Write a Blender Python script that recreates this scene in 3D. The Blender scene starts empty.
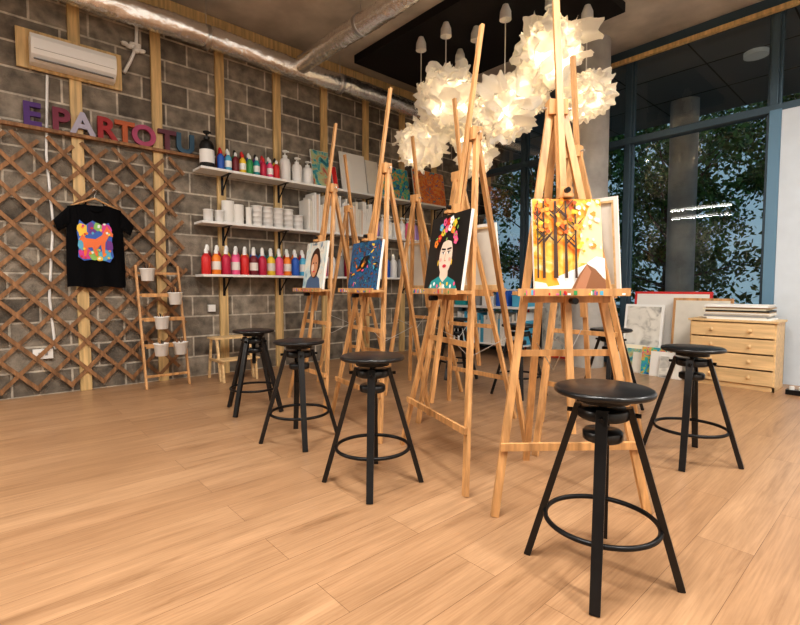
import bpy, math, random
from mathutils import Vector, Matrix
random.seed(7)
R=random.Random(11)
# ------------------------------------------------------------------ materials
MATS={}
def newmat(name):
    m=bpy.data.materials.new(name); m.use_nodes=True
    nt=m.node_tree; return m,nt,nt.nodes['Principled BSDF']
def mat(name,col,rough=0.5,metal=0.0,emit=None,es=0.0,var=0.0,vscale=8.0,bump=0.0,bscale=40.0,spec=None,stretch=(1,1,1)):
    if name in MATS: return MATS[name]
    m,nt,b=newmat(name)
    b.inputs['Roughness'].default_value=rough; b.inputs['Metallic'].default_value=metal
    b.inputs['Base Color'].default_value=(*col,1)
    if spec is not None: b.inputs['Specular IOR Level'].default_value=spec
    if emit: 
        b.inputs['Emission Color'].default_value=(*emit,1); b.inputs['Emission Strength'].default_value=es
    if var>0 or bump>0:
        tc=nt.nodes.new('ShaderNodeTexCoord'); mp=nt.nodes.new('ShaderNodeMapping')
        mp.inputs['Scale'].default_value=stretch
        nt.links.new(tc.outputs['Object'],mp.inputs['Vector'])
    if var>0:
        n=nt.nodes.new('ShaderNodeTexNoise'); n.inputs['Scale'].default_value=vscale; n.inputs['Detail'].default_value=6
        nt.links.new(mp.outputs[0],n.inputs['Vector'])
        r=nt.nodes.new('ShaderNodeValToRGB')
        r.color_ramp.elements[0].position=0.3; r.color_ramp.elements[1].position=0.7
        r.color_ramp.elements[0].color=(*[c*(1-var) for c in col],1)
        r.color_ramp.elements[1].color=(*[min(1,c*(1+var)) for c in col],1)
        nt.links.new(n.outputs['Fac'],r.inputs[0]); nt.links.new(r.outputs[0],b.inputs['Base Color'])
    if bump>0:
        n=nt.nodes.new('ShaderNodeTexNoise'); n.inputs['Scale'].default_value=bscale; n.inputs['Detail'].default_value=8
        nt.links.new(mp.outputs[0],n.inputs['Vector'])
        bp=nt.nodes.new('ShaderNodeBump'); bp.inputs['Strength'].default_value=bump; bp.inputs['Distance'].default_value=0.01
        nt.links.new(n.outputs['Fac'],bp.inputs['Height']); nt.links.new(bp.outputs[0],b.inputs['Normal'])
    MATS[name]=m; return m

def wall_block():
    m,nt,b=newmat('concrete_block'); L=nt.links.new; N=nt.nodes.new
    tc=N('ShaderNodeTexCoord'); sp=N('ShaderNodeSeparateXYZ'); cb=N('ShaderNodeCombineXYZ')
    L(tc.outputs['Object'],sp.inputs[0])
    ad=N('ShaderNodeMath'); ad.operation='ADD'; L(sp.outputs['X'],ad.inputs[0]); L(sp.outputs['Y'],ad.inputs[1])
    L(ad.outputs[0],cb.inputs['X']); L(sp.outputs['Z'],cb.inputs['Y'])
    br=N('ShaderNodeTexBrick'); br.inputs['Scale'].default_value=1; br.inputs['Brick Width'].default_value=0.45
    br.inputs['Row Height'].default_value=0.225; br.inputs['Mortar Size'].default_value=0.011; br.inputs['Mortar Smooth'].default_value=0.3
    br.inputs['Color1'].default_value=(0.145,0.125,0.103,1); br.inputs['Color2'].default_value=(0.30,0.262,0.215,1)
    br.inputs['Mortar'].default_value=(0.52,0.47,0.40,1)
    L(cb.outputs[0],br.inputs['Vector'])
    n=N('ShaderNodeTexNoise'); n.inputs['Scale'].default_value=9; n.inputs['Detail'].default_value=10; L(cb.outputs[0],n.inputs['Vector'])
    r=N('ShaderNodeValToRGB'); r.color_ramp.elements[0].position=0.3; r.color_ramp.elements[0].color=(.55,.55,.55,1)
    r.color_ramp.elements[1].position=0.7; r.color_ramp.elements[1].color=(1.35,1.33,1.3,1); L(n.outputs['Fac'],r.inputs[0])
    mx=N('ShaderNodeMix'); mx.data_type='RGBA'; mx.blend_type='MULTIPLY'; mx.inputs[0].default_value=1
    L(br.outputs['Color'],mx.inputs[6]); L(r.outputs[0],mx.inputs[7]); L(mx.outputs[2],b.inputs['Base Color'])
    n2=N('ShaderNodeTexNoise'); n2.inputs['Scale'].default_value=70; n2.inputs['Detail'].default_value=8; L(cb.outputs[0],n2.inputs['Vector'])
    inv=N('ShaderNodeMath'); inv.operation='MULTIPLY_ADD'; L(br.outputs['Fac'],inv.inputs[0]); inv.inputs[1].default_value=-0.8; L(n2.outputs['Fac'],inv.inputs[2])
    bp=N('ShaderNodeBump'); bp.inputs['Strength'].default_value=0.7; bp.inputs['Distance'].default_value=0.01
    L(inv.outputs[0],bp.inputs['Height']); L(bp.outputs[0],b.inputs['Normal']); b.inputs['Roughness'].default_value=0.95
    return m
def floor_oak():
    m,nt,b=newmat('oak_laminate'); L=nt.links.new; N=nt.nodes.new
    tc=N('ShaderNodeTexCoord')
    br=N('ShaderNodeTexBrick'); br.inputs['Scale'].default_value=1; br.inputs['Brick Width'].default_value=1.3
    br.inputs['Row Height'].default_value=0.19; br.inputs['Mortar Size'].default_value=0.0010; br.offset=0.37
    br.inputs['Color1'].default_value=(0.365,0.215,0.118,1); br.inputs['Color2'].default_value=(0.425,0.260,0.148,1)
    br.inputs['Mortar'].default_value=(0.17,0.092,0.048,1)
    L(tc.outputs['Object'],br.inputs['Vector'])
    bw=N('ShaderNodeRGBToBW'); L(br.outputs['Color'],bw.inputs[0])
    mlt=N('ShaderNodeMath'); mlt.operation='MULTIPLY'; mlt.inputs[1].default_value=140; L(bw.outputs[0],mlt.inputs[0])
    mp=N('ShaderNodeMapping'); mp.inputs['Scale'].default_value=(0.75,8.5,1); L(tc.outputs['Object'],mp.inputs['Vector'])
    va=N('ShaderNodeVectorMath'); va.operation='ADD'; L(mp.outputs[0],va.inputs[0]); L(mlt.outputs[0],va.inputs[1])
    n=N('ShaderNodeTexNoise'); n.inputs['Scale'].default_value=1.6; n.inputs['Detail'].default_value=9; n.inputs['Roughness'].default_value=0.63; n.inputs['Distortion'].default_value=0.8
    L(va.outputs[0],n.inputs['Vector'])
    r=N('ShaderNodeValToRGB'); cr=r.color_ramp; cr.elements[0].position=0.28; cr.elements[0].color=(.62,.57,.52,1)
    cr.elements[1].position=0.66; cr.elements[1].color=(1.12,1.12,1.12,1); e=cr.elements.new(0.42); e.color=(.90,.88,.86,1); L(n.outputs['Fac'],r.inputs[0])
    mx=N('ShaderNodeMix'); mx.data_type='RGBA'; mx.blend_type='MULTIPLY'; mx.inputs[0].default_value=1
    L(br.outputs['Color'],mx.inputs[6]); L(r.outputs[0],mx.inputs[7])
    mp2=N('ShaderNodeMapping'); mp2.inputs['Scale'].default_value=(3,90,1); L(tc.outputs['Object'],mp2.inputs['Vector'])
    n3=N('ShaderNodeTexNoise'); n3.inputs['Scale'].default_value=1.5; n3.inputs['Detail'].default_value=4; L(mp2.outputs[0],n3.inputs['Vector'])
    r3=N('ShaderNodeValToRGB'); r3.color_ramp.elements[0].position=0.35; r3.color_ramp.elements[0].color=(.87,.85,.83,1); r3.color_ramp.elements[1].position=0.6; r3.color_ramp.elements[1].color=(1.04,1.04,1.04,1); L(n3.outputs['Fac'],r3.inputs[0])
    mx2=N('ShaderNodeMix'); mx2.data_type='RGBA'; mx2.blend_type='MULTIPLY'; mx2.inputs[0].default_value=1
    L(mx.outputs[2],mx2.inputs[6]); L(r3.outputs[0],mx2.inputs[7]); L(mx2.outputs[2],b.inputs['Base Color'])
    b.inputs['Roughness'].default_value=0.32
    bp=N('ShaderNodeBump'); bp.inputs['Strength'].default_value=0.10; bp.inputs['Distance'].default_value=0.002
    L(n.outputs['Fac'],bp.inputs['Height']); L(bp.outputs[0],b.inputs['Normal'])
    return m
def wood(name,col,var=0.22,rough=0.5,sc=(1,1,0.08),vs=35):
    return mat(name,col,rough,var=var,vscale=vs,stretch=sc)
def ramp_art(name,cols,scale=6,stretch=(1,1,1),dist=1.5):
    m,nt,b=newmat(name); L=nt.links.new; N=nt.nodes.new
    tc=N('ShaderNodeTexCoord'); mp=N('ShaderNodeMapping'); mp.inputs['Scale'].default_value=stretch
    L(tc.outputs['Object'],mp.inputs['Vector'])
    n=N('ShaderNodeTexNoise'); n.inputs['Detail'].default_value=3; n.inputs['Distortion'].default_value=dist
    n.inputs['Scale'].default_value=scale; L(mp.outputs[0],n.inputs['Vector'])
    r=N('ShaderNodeValToRGB'); cr=r.color_ramp
    k=len(cols); lo,hi=(0.3,0.7)
    cr.elements[0].position=lo; cr.elements[0].color=(*cols[0],1)
    cr.elements[1].position=hi; cr.elements[1].color=(*cols[-1],1)
    for i in range(1,k-1):
        e=cr.elements.new(lo+(hi-lo)*i/(k-1)); e.color=(*cols[i],1)
    L(n.outputs['Fac'],r.inputs[0])
    L(r.outputs[0],b.inputs['Base Color']); b.inputs['Roughness'].default_value=0.6
    return m

M_BLOCK=wall_block(); M_FLOOR=floor_oak()
M_CEIL=mat('raw_concrete',(0.50,0.46,0.41),0.9,var=0.25,vscale=2.2,bump=0.3,bscale=14)
M_COL=mat('column_concrete',(0.40,0.385,0.365),0.85,var=0.18,vscale=4,bump=0.2,bscale=25)
M_PINE=wood('pine_batten',(0.60,0.42,0.20),0.28)
M_EASEL=wood('beech_easel',(0.54,0.295,0.125),0.32,0.40)
M_TRELL=wood('trellis_wood',(0.26,0.135,0.062),0.4,0.7)
M_PINE2=wood('pine_dresser',(0.70,0.49,0.26),0.18,0.45,sc=(1,0.1,1),vs=30)
M_BLACK=mat('black_paint_wood',(0.011,0.011,0.012),0.28,var=0.25,vscale=12,spec=0.5)
M_BLKMET=mat('black_metal',(0.010,0.010,0.011),0.33,0.3,spec=0.4)
M_BLKPAN=mat('black_panel',(0.014,0.012,0.012),0.6,spec=0.2)
M_WHITE=mat('white_plastic',(0.80,0.79,0.77),0.35)
M_SHELF=mat('white_shelf',(0.80,0.79,0.77),0.4)
M_CANV=mat('canvas_white',(0.80,0.78,0.74),0.8,bump=0.15,bscale=300)
M_CANVB=mat('canvas_raw_back',(0.72,0.68,0.60),0.85,var=0.05)
M_FRAME=mat('window_aluminium',(0.07,0.115,0.15),0.4,0.3)
M_STEEL=mat('steel',(0.6,0.6,0.6),0.3,1.0)
M_FOIL=mat('duct_foil',(0.94,0.935,0.93),0.24,0.95,bump=1.0,bscale=20)
M_SHIRT=mat('tshirt_black',(0.006,0.006,0.007),0.95,bump=0.2,bscale=60,spec=0.1)
M_PANEL=mat('painted_plaster',(0.60,0.66,0.72),0.8,var=0.03)
M_PLW=mat('white_wall_paint',(0.70,0.68,0.64),0.8,var=0.03)
def C(n,c,r=0.45): return mat('col_'+n,c,r)
RED=C('red',(0.62,0.03,0.03)); CRIM=C('crimson',(0.5,0.02,0.07)); PINK=C('pink',(0.8,0.12,0.28)); ORG=C('orange',(0.85,0.25,0.03))
YEL=C('yellow',(0.85,0.58,0.05)); GRN=C('green',(0.05,0.32,0.10)); LGR=C('lightgreen',(0.25,0.5,0.12)); BLU=C('blue',(0.03,0.12,0.5)); LBL=C('lightblue',(0.1,0.42,0.62))
TEAL=C('teal',(0.02,0.30,0.32)); PUR=C('purple',(0.16,0.03,0.28)); BRN=C('brown',(0.22,0.09,0.035)); DBR=C('darkbrown',(0.05,0.020,0.010)); BLK=C('black',(0.01,0.01,0.01)); GRY=C('grey',(0.3,0.3,0.3)); MAR=C('maroon',(0.18,0.02,0.03))
SKIN=C('skin',(0.78,0.62,0.50),0.6); LIP=C('lip',(0.65,0.02,0.06)); SKIN2=C('skin2',(0.6,0.3,0.17),0.6); CREAM=C('cream',(0.85,0.78,0.6),0.6); WHT=C('white',(0.85,0.85,0.83),0.6); LIL=C('lilac',(0.45,0.3,0.6)); MAG=C('magenta',(0.65,0.04,0.28))
RUST=C('rust',(0.55,0.10,0.015)); AMB=C('amber',(0.88,0.36,0.03))

# ------------------------------------------------------------------ mesh builder
class MB:
    def __init__(s): s.v=[];s.f=[];s.mi=[];s.sm=[];s.m=[]
    def idx(s,m):
        if m not in s.m: s.m.append(m)
        return s.m.index(m)
    def add(s,vs,fs,m,smooth=False,M=None):
        o=len(s.v)
        if M is not None: vs=[M@Vector(v) for v in vs]
        s.v+= [tuple(v) for v in vs]; k=s.idx(m)
        for f in fs: s.f.append(tuple(i+o for i in f)); s.mi.append(k); s.sm.append(smooth)
    def box(s,lo,hi,m,M=None):
        x0,y0,z0=lo;x1,y1,z1=hi
        s.add([(x0,y0,z0),(x1,y0,z0),(x1,y1,z0),(x0,y1,z0),(x0,y0,z1),(x1,y0,z1),(x1,y1,z1),(x0,y1,z1)],
              [(0,3,2,1),(4,5,6,7),(0,1,5,4),(1,2,6,5),(2,3,7,6),(3,0,4,7)],m,False,M)
    def beam(s,p1,p2,w,t,m,hint=(1,0,0),M=None,w2=None,t2=None):
        p1=Vector(p1);p2=Vector(p2);d=(p2-p1).normalized();h=Vector(hint);a=(h-d*h.dot(d)).normalized();b=d.cross(a)
        w2=w2 or w;t2=t2 or t;vs=[]
        for p,ww,tt in((p1,w,t),(p2,w2,t2)):
            for i,j in((-1,-1),(1,-1),(1,1),(-1,1)): vs.append(p+a*i*ww/2+b*j*tt/2)
        s.add(vs,[(0,3,2,1),(4,5,6,7),(0,1,5,4),(1,2,6,5),(2,3,7,6),(3,0,4,7)],m,False,M)
    def cyl(s,p1,p2,r1,m,r2=None,n=16,M=None,caps=True):
        r2=r1 if r2 is None else r2;p1=Vector(p1);p2=Vector(p2);d=(p2-p1).normalized()
        h=Vector((0,0,1)) if abs(d.z)<0.9 else Vector((1,0,0));a=(h-d*h.dot(d)).normalized();b=d.cross(a)
        vs=[p+(a*math.cos(2*math.pi*i/n)+b*math.sin(2*math.pi*i/n))*r for p,r in((p1,r1),(p2,r2)) for i in range(n)]
        s.add(vs,[(i,(i+1)%n,n+(i+1)%n,n+i) for i in range(n)],m,True,M)
        if caps: s.add(vs,[tuple(range(n))[::-1],tuple(range(n,2*n))],m,False,M)
    def lathe(s,prof,c,m,n=20,M=None,smooth=True):
        vs=[];fs=[];c=Vector(c)
        for r,z in prof:
            for i in range(n): a=2*math.pi*i/n; vs.append((c.x+r*math.cos(a),c.y+r*math.sin(a),c.z+z))
        for k in range(len(prof)-1):
            for i in range(n): fs.append((k*n+i,k*n+(i+1)%n,(k+1)*n+(i+1)%n,(k+1)*n+i))
        s.add(vs,fs,m,smooth,M)
        s.add([vs[i] for i in range(n)],[tuple(range(n))[::-1]],m,False,M)
        s.add([vs[(len(prof)-1)*n+i] for i in range(n)],[tuple(range(n))],m,False,M)
    def torus(s,c,Rr,r,m,n=40,k=10,M=None,sx=1,sy=1):
        vs=[];fs=[];c=Vector(c)
        for i in range(n):
            a=2*math.pi*i/n
            for j in range(k):
                b=2*math.pi*j/k; q=Rr+r*math.cos(b); vs.append((c.x+q*math.cos(a)*sx,c.y+q*math.sin(a)*sy,c.z+r*math.sin(b)))
        for i in range(n):
            for j in range(k): fs.append((i*k+j,((i+1)%n)*k+j,((i+1)%n)*k+(j+1)%k,i*k+(j+1)%k))
        s.add(vs,fs,m,True,M)
    def tube(s,pts,r,m,k=8,M=None):
        for a,b in zip(pts[:-1],pts[1:]): s.cyl(a,b,r,m,n=k,M=M)
    def grid(s,fn,nu,nv,m,smooth=True,M=None):
        vs=[fn(i/nu,j/nv) for j in range(nv+1) for i in range(nu+1)]
        fs=[(j*(nu+1)+i,j*(nu+1)+i+1,(j+1)*(nu+1)+i+1,(j+1)*(nu+1)+i) for j in range(nv) for i in range(nu)]
        s.add(vs,fs,m,smooth,M)
    def poly(s,pts,m,M=None): s.add(pts,[tuple(range(len(pts)))],m,False,M)
    def obj(s,name,loc=(0,0,0),rz=0,bevel=0):
        me=bpy.data.meshes.new(name); me.from_pydata(s.v,[],s.f)
        for m in s.m: me.materials.append(m)
        me.polygons.foreach_set('material_index',s.mi); me.polygons.foreach_set('use_smooth',s.sm); me.update()
        o=bpy.data.objects.new(name,me); bpy.context.scene.collection.objects.link(o)
        o.location=loc; o.rotation_euler=(0,0,rz)
        if bevel:
            md=o.modifiers.new('bevel','BEVEL'); md.width=bevel; md.segments=2; md.limit_method='ANGLE'; md.angle_limit=math.radians(50)
        return o
def dup(o,name,loc,rz=0):
    q=bpy.data.objects.new(name,o.data); bpy.context.scene.collection.objects.link(q); q.location=loc; q.rotation_euler=(0,0,rz)
    for md in o.modifiers:
        n=q.modifiers.new(md.name,md.type)
        if md.type=='BEVEL': n.width=md.width;n.segments=md.segments;n.limit_method=md.limit_method;n.angle_limit=md.angle_limit
    return q

YA=5.42; XB=6.30; ZC=4.0; X0=-3.6; Y0=-2.2
# ------------------------------------------------------------------ room shell
b=MB(); b.box((X0,Y0,-0.1),(XB+0.1,YA,0),M_FLOOR); b.obj('floor')
b=MB(); b.box((X0,Y0,ZC),(XB+0.1,YA+0.2,ZC+0.15),M_CEIL)
b.obj('ceiling')
b=MB(); b.box((X0,YA,-0.1),(XB+0.1,YA+0.2,ZC),M_BLOCK); b.obj('wall_back')
b=MB(); b.box((X0-0.2,Y0,-0.1),(X0,YA+0.2,ZC),M_BLOCK); b.obj('wall_left')
b=MB(); b.box((X0-0.2,Y0-0.2,-0.1),(XB+0.1,Y0,ZC),M_PLW); b.obj('wall_front')
# window wall
mull=[-2.1,-0.52,1.12,2.60,4.15,5.38]
b=MB()
for y in mull: b.box((XB-0.05,y-0.035,0.12),(XB+0.08,y+0.035,3.90),M_FRAME)
b.box((XB-0.07,Y0,0),(XB+0.09,YA,0.12),M_FRAME)
b.box((XB-0.055,Y0,2.82),(XB+0.085,YA,2.90),M_FRAME)
b.box((XB-0.06,Y0,3.88),(XB+0.09,YA,ZC),M_FRAME)
for y0,y1 in zip(mull[:-1],mull[1:]):
    b.box((XB-0.01,y0+0.035,0.12),(XB+0.05,y0+0.06,3.88),M_FRAME); b.box((XB-0.01,y1-0.06,0.12),(XB+0.05,y1-0.035,3.88),M_FRAME)
b.obj('window_frame',bevel=0.004)
g=bpy.data.materials.new('window_glass'); g.use_nodes=True; nt=g.node_tree; nt.nodes.clear()
o=nt.nodes.new('ShaderNodeOutputMaterial'); mx=nt.nodes.new('ShaderNodeMixShader'); tr=nt.nodes.new('ShaderNodeBsdfTransparent'); gl=nt.nodes.new('ShaderNodeBsdfGlossy'); fr=nt.nodes.new('ShaderNodeFresnel')
gl.inputs['Roughness'].default_value=0.01; fr.inputs['IOR'].default_value=1.6; tr.inputs['Color'].default_value=(0.86,0.93,0.95,1)
nt.links.new(fr.outputs[0],mx.inputs[0]); nt.links.new(tr.outputs[0],mx.inputs[1]); nt.links.new(gl.outputs[0],mx.inputs[2]); nt.links.new(mx.outputs[0],o.inputs[0])
b=MB()
b.poly([(XB+0.02,Y0,0.1),(XB+0.02,YA,0.1),(XB+0.02,YA,3.9),(XB+0.02,Y0,3.9)],g); b.obj('window_1')
b=MB(); b.box((XB-0.14,Y0,0.0),(XB-0.07,1.03,2.80),M_PANEL); b.obj('wall_right')
b=MB(); b.box((XB-0.15,1.032,0.0),(XB-0.055,1.13,2.815),mat('blue_trim',(0.13,0.25,0.36),0.5)); b.obj('trim_1')
b=MB(); b.box((XB-0.13,Y0,3.82),(XB-0.07,4.9,3.865),M_PINE); b.obj('trim_2')
# battens
b=MB()
for x in (-2.0,-1.35,-0.65,0.05,0.76,1.46,2.12,2.82,3.50,4.20,4.90,5.60): b.box((x-0.048,YA-0.04,0.0),(x+0.048,YA-0.002,3.86),M_PINE)
b.box((X0,YA-0.042,3.86),(XB-0.1,YA-0.002,3.99),M_PINE)
b.obj('trim_3',bevel=0.003)
# ------------------------------------------------------------------ duct
def duct(p1,p2,r,step=0.028):
    b=MB();p1=Vector(p1);p2=Vector(p2);d=(p2-p1);Ln=d.length;d.normalize();a=Vector((0,0,1)).cross(d).normalized();c=d.cross(a)
    n=28;k=int(Ln/step);vs=[];fs=[]; dent=[0]*n
    for i in range(k+1):
        rr=r*(1+(0.03 if i%2 else -0.03))
        sag=Vector((0,0,0.012*math.sin(i*step*3.1)))
        for j in range(n):
            dent[j]=dent[j]*0.72+R.uniform(-0.05,0.05)
        for j in range(n):
            t=2*math.pi*j/n; q=rr*(1+(dent[j]+dent[j-1])/2); vs.append(p1+d*(i*step)+sag+(a*math.cos(t)+c*math.sin(t))*q)
    for i in range(k):
        for j in range(n): fs.append((i*n+j,i*n+(j+1)%n,(i+1)*n+(j+1)%n,(i+1)*n+j))
    b.add(vs,fs,M_FOIL,True); return b
b=duct((-2.6,5.16,3.63),(6.15,5.16,3.63),0.112)
b2=duct((2.98,5.06,3.64),(2.98,-1.5,3.64),0.10)
o_=len(b.v); b.v+=b2.v; b.f+=[tuple(i+o_ for i in f) for f in b2.f]; b.mi+=b2.mi; b.sm+=b2.sm
for x in (-1.2,0.6,1.9,3.6,5.0):
    b.cyl((x-0.02,5.16,3.63),(x+0.02,5.16,3.63),0.123,M_STEEL,n=24); b.cyl((x,5.16,3.74),(x,5.16,ZC),0.004,M_STEEL,n=6)
for y in (3.9,2.2,0.6): 
    b.cyl((2.98,y-0.02,3.64),(2.98,y+0.02,3.64),0.11,M_STEEL,n=24); b.cyl((2.98,y,3.73),(2.98,y,ZC),0.004,M_STEEL,n=6)
b.obj('ventilation_duct')
b=MB(); b.box((3.75,2.22,ZC-0.10),(5.2,5.05,ZC-0.001),M_BLKPAN); b.obj('ceiling_panel')
b=MB(); b.cyl((5.75,2.85,0),(5.75,2.85,ZC),0.22,M_COL,n=40); b.obj('concrete_column')

# ------------------------------------------------------------------ stools
def stool(name='bar_stool'):
    b=MB()
    b.lathe([(0.0,0.632),(0.148,0.632),(0.158,0.634),(0.163,0.639),(0.163,0.647),(0.160,0.652),(0.153,0.655),(0.0,0.655)],(0,0,0),M_BLACK,n=48)
    b.lathe([(0.05,0.606),(0.085,0.606),(0.085,0.632),(0.05,0.632)],(0,0,0),M_BLKMET,n=24)
    b.cyl((0,0,0.38),(0,0,0.61),0.014,M_BLKMET)
    for i in range(20): b.torus((0,0,0.39+i*0.008),0.0145,0.0018,M_BLKMET,n=14,k=5)
    b.lathe([(0.0,0.548),(0.078,0.548),(0.084,0.553),(0.084,0.580),(0.078,0.586),(0.0,0.586)],(0,0,0),M_BLACK,n=32)
    b.lathe([(0.0,0.470),(0.060,0.470),(0.066,0.476),(0.066,0.500),(0.060,0.506),(0.0,0.506)],(0,0,0),M_BLACK,n=32)
    for k in range(4):
        a=math.pi/2*k; c,s=math.cos(a),math.sin(a)
        b.beam((0.082*c,0.082*s,0.592),(0.250*c,0.250*s,0.0),0.038,0.022,M_BLACK,hint=(-s,c,0),w2=0.032,t2=0.024)
        b.cyl((0.10*c,0.10*s,0.566),(0.118*c,0.118*s,0.566),0.008,M_BLKMET,n=10)
    b.torus((0,0,0.185),0.186,0.009,M_BLKMET,n=56,k=10)
    return b
st=stool().obj('bar_stool',(1.600,0.724,0),math.radians(22),bevel=0.002)
for x,y,r in ((1.482,1.855,48),(1.547,2.70,67),(1.66,3.62,30),(3.062,0.875,9),(3.91,1.72,20),(3.72,2.48,40),(3.95,3.45,15)):
    dup(st,'bar_stool',(x,y,0),math.radians(r))

# ------------------------------------------------------------------ easels
ZT=0.985
def easel(hw=0.36,mast=2.42,slider=1.45,tw=0.265):
    b=MB(); ap=0.27; az=1.85
    fy=lambda z: ap*z/az
    fx=lambda z: hw+(0.028-hw)*z/az
    for s in(-1,1):
        b.beam((s*hw,0,0),(s*0.028,ap,az),0.034,0.022,M_EASEL,hint=(1,0,0))
    z=0.30; b.beam((-fx(z)-0.02,fy(z)-0.022,z),(fx(z)+0.02,fy(z)-0.022,z),0.034,0.016,M_EASEL,hint=(0,0,1))
    z=0.70; b.beam((-fx(z),fy(z)+0.019,z),(fx(z),fy(z)+0.019,z),0.030,0.014,M_EASEL,hint=(0,0,1))
    b.box((-0.045,ap-0.034,az-0.04),(0.045,ap+0.026,az+0.03),M_EASEL)
    b.cyl((-0.07,ap,az-0.005),(0.07,ap,az-0.005),0.006,M_STEEL,n=10)
    b.beam((0,fy(0.36)-0.044,0.36),(0,fy(mast)-0.044,mast),0.030,0.020,M_EASEL,hint=(1,0,0))
    b.beam((0,fy(0.80)-0.022,0.80),(0,fy(1.80)-0.022,1.80),0.040,0.016,M_EASEL,hint=(1,0,0))
    y=fy(ZT)
    b.box((-tw,y-0.125,ZT-0.020),(tw,y-0.035,ZT-0.004),M_EASEL)
    b.box((-tw,y-0.135,ZT-0.024),(tw,y-0.123,ZT+0.008),M_EASEL)
    b.box((-tw+0.05,y-0.055,ZT-0.055),(tw-0.05,y-0.034,ZT-0.020),M_EASEL)
    b.cyl((0,y-0.10,ZT-0.045),(0,y-0.145,ZT-0.045),0.014,M_BLKMET,n=12)
    ys=fy(slider)
    b.box((-0.030,ys-0.080,slider),(0.030,ys-0.034,slider+0.050),M_EASEL)
    b.box((-0.022,ys-0.110,slider+0.0),(0.022,ys-0.055,slider+0.016),M_EASEL)
    b.cyl((0,ys-0.080,slider+0.033),(0,ys-0.102,slider+0.033),0.012,M_BLKMET,n=12)
    b.beam((0,ap+0.02,az-0.03),(0,0.66,0.0),0.036,0.022,M_EASEL,hint=(1,0,0))
    b.tube([(0,fy(0.72)+0.02,0.72),(0,0.25,0.60),(0,0.50,0.70)],0.0025,M_STEEL,k=6)
    for i in range(20):
        c=R.choice([RED,BLU,YEL,GRN,PINK,LBL,WHT]); x=R.uniform(-tw+0.01,tw-0.03)
        b.box((x,y-0.1365,ZT-0.020),(x+R.uniform(0.005,0.016),y-0.135,ZT+R.uniform(-0.015,0.004)),c)
    return b
LEAN=math.atan(0.27/1.85)
def canvas_matrix():
    y=0.27*ZT/1.85
    return Matrix.Translation((0,y-0.058,ZT-0.0035+0.0))@Matrix.Rotation(-LEAN,4,'X')
def canvas(w,h,front=M_CANV):
    b=MB(); M=canvas_matrix()
    t=0.02
    b.box((-w/2,-t,0),(w/2,-t+0.003,h),front,M)
    b.box((-w/2,-t+0.003,0),(-w/2+0.035,0,h),M_PINE2,M); b.box((w/2-0.035,-t+0.003,0),(w/2,0,h),M_PINE2,M)
    b.box((-w/2+0.035,-t+0.003,0),(w/2-0.035,0,0.035),M_PINE2,M); b.box((-w/2+0.035,-t+0.003,h-0.035),(w/2-0.035,0,h),M_PINE2,M)
    b.box((-w/2-0.001,-t+0.002,-0.0),(-w/2,-0.002,h),M_CANV,M); b.box((w/2,-t+0.002,0),(w/2+0.001,-0.002,h),M_CANV,M)
    b.box((-w/2+0.0,0.0,0.0),(-w/2+0.022,0.0008,h),M_CANV,M); b.box((w/2-0.022,0.0,0.0),(w/2,0.0008,h),M_CANV,M)
    b.box((-w/2+0.022,0.0,h-0.022),(w/2-0.022,0.0008,h),M_CANV,M)
    b.box((-w/2+0.03,-t+0.0031,0.03),(w/2-0.03,-t+0.005,h-0.03),M_CANVB,M)
    return b,M
class Art:
    def __init__(s,b,M,w,h): s.b=b;s.M=M;s.w=w;s.h=h;s.k=0
    def poly(s,pts,m):
        s.k+=1; y=-0.0203-0.00012*s.k
        s.b.poly([((u-0.5)*s.w,y,v*s.h) for u,v in pts],m,s.M)
    def ell(s,cu,cv,ru,rv,m,n=20,rot=0,jit=0):
        P=[]
        for i in range(n):
            a=2*math.pi*i/n; q=1+R.uniform(-jit,jit); x=ru*math.cos(a)*q;y=rv*math.sin(a)*q
            P.append((min(1,max(0,cu+x*math.cos(rot)-y*math.sin(rot))),min(1,max(0,cv+x*math.sin(rot)+y*math.cos(rot)))))
        s.poly(P,m)
    def line(s,a,c,w,m,w2=None):
        w2=w2 or w; dx,dy=c[0]-a[0],c[1]-a[1]; l=math.hypot(dx,dy) or 1; nx,ny=-dy/l,dx/l
        cl=lambda p:(min(1,max(0,p[0])),min(1,max(0,p[1])))
        s.poly([cl((a[0]-nx*w/2,a[1]-ny*w/2)),cl((a[0]+nx*w/2,a[1]+ny*w/2)),cl((c[0]+nx*w2/2,c[1]+ny*w2/2)),cl((c[0]-nx*w2/2,c[1]-ny*w2/2))],m)
def place(e,c,loc,back,name='painting_canvas'):
    rz=math.radians(back-90)
    e.obj('easel',(*loc,0),rz,bevel=0.0015)
    return c.obj(name,(*loc,0),rz)

# E1 autumn landscape
w,h=0.31,0.415
bg=ramp_art('autumn_wash',[(0.78,0.20,0.02),(0.86,0.38,0.03),(0.86,0.52,0.10),(0.84,0.70,0.40)],12)
c,M=canvas(w,h,bg); A=Art(c,M,w,h)
A.poly([(0.64,0.30),(1,0.28),(1,0.92),(0.87,1.0),(0.72,0.7)],C('palewash',(0.84,0.66,0.36),0.6))
A.poly([(0,0),(1,0),(1,0.34),(0.8,0.30),(0.55,0.22),(0.3,0.14),(0,0.18)],WHT)
A.poly([(0,0.02),(0.36,0.06),(0.30,0.16),(0,0.24)],AMB)
A.poly([(0,0),(0.22,0),(0.16,0.08),(0,0.1)],CREAM)
for i in range(46):
    A.ell(R.uniform(0.02,0.66),R.uniform(0.60,0.98),R.uniform(0.025,0.07),R.uniform(0.02,0.05),R.choice([ORG,ORG,YEL,RUST,AMB]),12,0,0.3)
for i in range(26):
    A.ell(R.uniform(0.6,0.98),R.uniform(0.40,0.98),R.uniform(0.015,0.05),R.uniform(0.01,0.03),R.choice([ORG,YEL,AMB,CREAM,CREAM]),9,0,0.3)
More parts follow.
